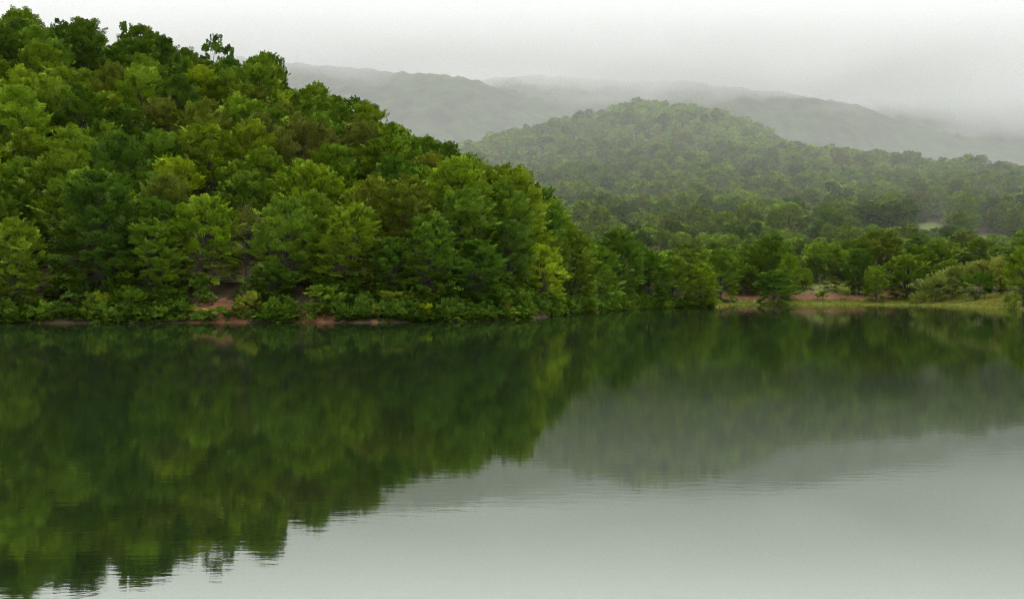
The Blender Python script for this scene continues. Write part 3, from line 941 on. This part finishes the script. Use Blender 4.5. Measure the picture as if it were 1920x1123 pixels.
def instanced(name, label, cat, pts, scl, rot, var, tint, col):
    me = bpy.data.meshes.new(name)
    me.vertices.add(len(pts)); me.vertices.foreach_set('co', np.asarray(pts, np.float32).ravel())
    a = me.attributes.new('scl', 'FLOAT_VECTOR', 'POINT'); a.data.foreach_set('vector', np.asarray(scl, np.float32).ravel())
    a = me.attributes.new('rot', 'FLOAT_VECTOR', 'POINT'); a.data.foreach_set('vector', np.asarray(rot, np.float32).ravel())
    a = me.attributes.new('var', 'INT', 'POINT'); a.data.foreach_set('value', np.asarray(var, np.int32))
    a = me.attributes.new('tint', 'FLOAT_COLOR', 'POINT'); a.data.foreach_set('color', np.asarray(tint, np.float32).ravel())
    o = link(name, me)
    ng = bpy.data.node_groups.new(name, 'GeometryNodeTree')
    ng.interface.new_socket('Geometry', in_out='INPUT', socket_type='NodeSocketGeometry')
    ng.interface.new_socket('Geometry', in_out='OUTPUT', socket_type='NodeSocketGeometry')
    N, L = ng.nodes, ng.links
    gi, go = N.new('NodeGroupInput'), N.new('NodeGroupOutput')
    ci = N.new('GeometryNodeCollectionInfo'); ci.inputs['Collection'].default_value = col
    ci.inputs['Separate Children'].default_value = True; ci.inputs['Reset Children'].default_value = True
    ip = N.new('GeometryNodeInstanceOnPoints'); ip.inputs['Pick Instance'].default_value = True

    def na(nm, ty):
        n = N.new('GeometryNodeInputNamedAttribute'); n.data_type = ty; n.inputs['Name'].default_value = nm
        return next(s for s in n.outputs if s.enabled and s.name == 'Attribute')
    L.new(gi.outputs[0], ip.inputs['Points']); L.new(ci.outputs[0], ip.inputs['Instance'])
    L.new(na('var', 'INT'), ip.inputs['Instance Index'])
    L.new(na('rot', 'FLOAT_VECTOR'), ip.inputs['Rotation']); L.new(na('scl', 'FLOAT_VECTOR'), ip.inputs['Scale'])
    L.new(ip.outputs[0], go.inputs[0])
    md = o.modifiers.new('instances', 'NODES'); md.node_group = ng
    tag(o, label, cat, kind='stuff')
    return o


def forest(name, label, ks):
    p = allp[ks].copy(); p[:, 2] -= 0.15
    H = hgt[ks]; W = wid[ks]
    scl = np.stack([W / 4.7, W / 4.7, H / 14.2], 1)
    n = len(ks)
    rot = np.stack([np.zeros(n), np.zeros(n), g2.uniform(0, 6.28, n)], 1)
    t = np.array([tint_of(cls[k], g2) for k in ks])
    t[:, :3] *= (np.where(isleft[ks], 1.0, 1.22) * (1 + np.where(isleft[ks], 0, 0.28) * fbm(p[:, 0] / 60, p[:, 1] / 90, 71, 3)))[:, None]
    return instanced(name, label, 'forest', p, scl, rot, g2.integers(0, 5, n), t, wood_col)


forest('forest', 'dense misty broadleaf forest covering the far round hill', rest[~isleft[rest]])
forest('forest', 'remaining broadleaf trees packed between the larger ones on the left hill', rest[isleft[rest]])

# undergrowth on the left bank, grass and reeds on the far shore
low_col = bpy.data.collections.new('undergrowth_kinds')
for i, kw in enumerate([dict(H=1.7, Rr=1.3, layered=0.5), dict(H=1.2, Rr=1.4, layered=0.8), dict(H=2.3, Rr=1.4, layered=0.0)]):
    tr, cr_ = make_tree(800 + i, base=-0.2, lobes=13, per=7, leaf=0.17, spray=0.62, lobe_r=0.45, n_side=6, n_leaf=3, mat=M_WOOD_LEAF, trunk_r=0.03, limbs=False, upw=0.2, skirt=0.3, **kw)
    low_col.objects.link(bpy.data.objects.new('undergrowth_plant_%d' % i, cr_))
gu = np.random.default_rng(91)
n = 3800
sl = np.array([((p - 960) / FP * d, d) for p, d in left_shore if p >= -300])
seg = np.diff(sl, axis=0); slen = np.hypot(seg[:, 0], seg[:, 1]); cum = np.append(0, np.cumsum(slen))
tpos = gu.uniform(0, cum[-1], n); si = np.clip(np.searchsorted(cum, tpos) - 1, 0, len(seg) - 1); fr_ = (tpos - cum[si]) / slen[si]
base_ = sl[si] + seg[si] * fr_[:, None]; nrm = np.stack([-seg[si, 1], seg[si, 0]], 1) / slen[si][:, None]      # points inland
uo = gu.uniform(0, 1, n) ** 1.5 * 13.0 - 0.7
ux, uy = (base_ + nrm * uo[:, None]).T; uz = ground_z(ux, uy)
up_ = pix(ux, uy)
red = ((up_ > 345) & (up_ < 480)) | ((up_ > 548) & (up_ < 638)) | ((up_ > 690) & (up_ < 714))
kp = (uz > -0.45) & (uz < 9) & ~((up_ > 40) & (up_ < 150) & (gu.uniform(0, 1, n) < 0.75)) & ~(red & (gu.uniform(0, 1, n) < 0.88) & (uz < 5)) & (ux < 46)
ux, uy, uz = ux[kp], uy[kp], uz[kp]; n = len(ux)
us = gu.uniform(0.3, 0.95, n)
ut = np.array([tint_of(c, gu) for c in gu.choice(['deep green', 'mid green', 'fresh green', 'olive'], n, p=[0.7, 0.2, 0.03, 0.07])])
instanced('undergrowth', 'dark low undergrowth lining the foot of the left shore', 'undergrowth', np.stack([ux, uy, uz], 1), np.stack([us, us, us * gu.uniform(0.6, 1.2, n)], 1),
          np.stack([np.zeros(n), np.zeros(n), gu.uniform(0, 6.28, n)], 1), gu.integers(0, 3, n), ut, low_col)

gr_col = bpy.data.collections.new('grass_kinds')
for i in range(3):
    gg = np.random.default_rng(300 + i)
    m_ = 34
    a = gg.uniform(0, 6.28, m_); rr = gg.uniform(0, 0.5, m_) ** 0.8; h = gg.uniform(0.3, 0.75, m_); ln = gg.normal(0, 0.16, (m_, 2)); wv = 0.035
    b = np.stack([rr * np.cos(a), rr * np.sin(a), np.zeros(m_) - 0.05], 1)
    sdv = np.stack([np.cos(a + 1.2), np.sin(a + 1.2), np.zeros(m_)], 1) * wv
    tp = b + np.stack([ln[:, 0], ln[:, 1], h], 1)
    V = np.stack([b - sdv, b + sdv, tp + sdv * 0.25, tp - sdv * 0.25], 1).reshape(-1, 3)
    me = np_mesh('grass_tuft_%d' % i, V, np.arange(m_ * 4).reshape(-1, 4), M_WOOD_LEAF)
    at_ = me.attributes.new('shade', 'FLOAT', 'FACE'); at_.data.foreach_set('value', gg.uniform(0.2, 0.9, m_).astype(np.float32))
    gr_col.objects.link(bpy.data.objects.new('grass_tuft_%d' % i, me))
n = 26000
gpx = gu.uniform(1335, 2000, n); gD = gu.uniform(195, 300, n)
ux = (gpx - 960) / FP * gD; uz = ground_z(ux, gD)
den = fbm(ux / 9, gD / 6, 15, 3)
kp = (uz > -0.12) & (uz < np.where(gpx > 1700, 2.6, 1.1)) & (den > -0.18 - 0.25 * (gpx > 1700)) & (gD < 296)
ux, uy, uz, dn = ux[kp], gD[kp], uz[kp], den[kp]; n = len(ux)
us = gu.uniform(0.35, 0.95, n) * (0.8 + 0.6 * np.clip(dn, 0, 1))
ut = np.array([0.165, 0.175, 0.034, 1.0])[None, :] * np.concatenate([gu.uniform(0.7, 1.35, (n, 1)) * np.array([[1, 1, 1]]), np.ones((n, 1))], 1)
instanced('grass', 'yellowish green grass on the low banks of the far shore', 'grass', np.stack([ux, uy, uz], 1), np.stack([us, us, us], 1),
          np.stack([np.zeros(n), np.zeros(n), gu.uniform(0, 6.28, n)], 1), gu.integers(0, 3, n), ut, gr_col)
print('undergrowth and grass', n)

# ------------------------------------------------------------------ air: haze and the low cloud on the mountains
def volume_mat(name, density, color, aniso=0.0):
    m, t = new_mat(name)
    out = t.nodes.new('ShaderNodeOutputMaterial'); v = t.nodes.new('ShaderNodeVolumePrincipled')
    v.inputs['Color'].default_value = (*color, 1); v.inputs['Density'].default_value = density; v.inputs['Anisotropy'].default_value = aniso
    t.links.new(v.outputs[0], out.inputs['Volume'])
    return m, t, v


def box(name, x0, x1, y0, y1, z0, z1, mat):
    V = [(x, y, z) for z in (z0, z1) for y in (y0, y1) for x in (x0, x1)]
    Q = [(0, 2, 3, 1), (4, 5, 7, 6), (0, 1, 5, 4), (2, 6, 7, 3), (0, 4, 6, 2), (1, 3, 7, 5)]
    return link(name, np_mesh(name, V, Q, mat))


haze = box('haze', -2700, 2700, -320, 3620, float(gz.min()) - 60, 790, volume_mat('haze', 0.000004, (0.96, 0.975, 0.98))[0])
tag(haze, 'thin pale mist filling the valley air', 'haze', kind='stuff')

# low cloud on the mountains, trailing down as mist into the valley behind the left hill
cm, ct, cv = volume_mat('low_cloud', 0.0, (0.945, 0.965, 0.972))
CN, CL = ct.nodes, ct.links
gco = CN.new('ShaderNodeTexCoord'); sp = CN.new('ShaderNodeSeparateXYZ')
CL.new(gco.outputs['Object'], sp.inputs[0])
cn = CN.new('ShaderNodeTexNoise'); cn.inputs['Scale'].default_value = 0.0046; cn.inputs['Detail'].default_value = 6
cmap = CN.new('ShaderNodeMapping'); cmap.inputs['Scale'].default_value = (0.6, 0.6, 1.6)
CL.new(gco.outputs['Object'], cmap.inputs[0]); CL.new(cmap.outputs[0], cn.inputs['Vector'])


def cmath(op, a, b=None, c=None):
    n = CN.new('ShaderNodeMath'); n.operation = op
    for k, v in enumerate((a, b, c)):
        if v is None: continue
        if isinstance(v, (int, float)): n.inputs[k].default_value = v
        else: CL.new(v, n.inputs[k])
    return n.outputs[0]


def cstep(v, a, b, lo, hi, smooth=True):
    n = CN.new('ShaderNodeMapRange')
    if smooth: n.interpolation_type = 'SMOOTHSTEP'
    n.inputs['From Min'].default_value = a; n.inputs['From Max'].default_value = b
    n.inputs['To Min'].default_value = lo; n.inputs['To Max'].default_value = hi
    CL.new(v, n.inputs['Value']); return n.outputs['Result']


z_rag = cmath('ADD', sp.outputs['Z'], cmath('MULTIPLY_ADD', cn.outputs['Fac'], CLOUD_RAG, -CLOUD_RAG / 2))
bank = cmath('MULTIPLY', cstep(z_rag, *CLOUD_BASE, 0.0, CLOUD_DENSITY), cstep(sp.outputs['Y'], 1450, 1750, 0.0, 1.0))
low = cmath('ADD', cstep(sp.outputs['Y'], 258, 430, 0.0, MIST_NEAR), cstep(sp.outputs['Y'], 1050, 1400, 0.0, MIST_FAR))
low = cmath('MULTIPLY', low, cstep(cn.outputs['Fac'], 0.3, 0.7, 0.7, 1.3))
tot = cmath('MULTIPLY', cmath('ADD', bank, low), cstep(sp.outputs['Z'], *CLOUD_TOP, 1.0, 0.0))
CL.new(tot, cv.inputs['Density'])
lc = box('low_cloud', -2450, 2450, 256, 3450, float(gz.min()) - 20, 700, cm)
tag(lc, 'soft white cloud on the mountain tops trailing as mist into the valley', 'cloud', kind='stuff')
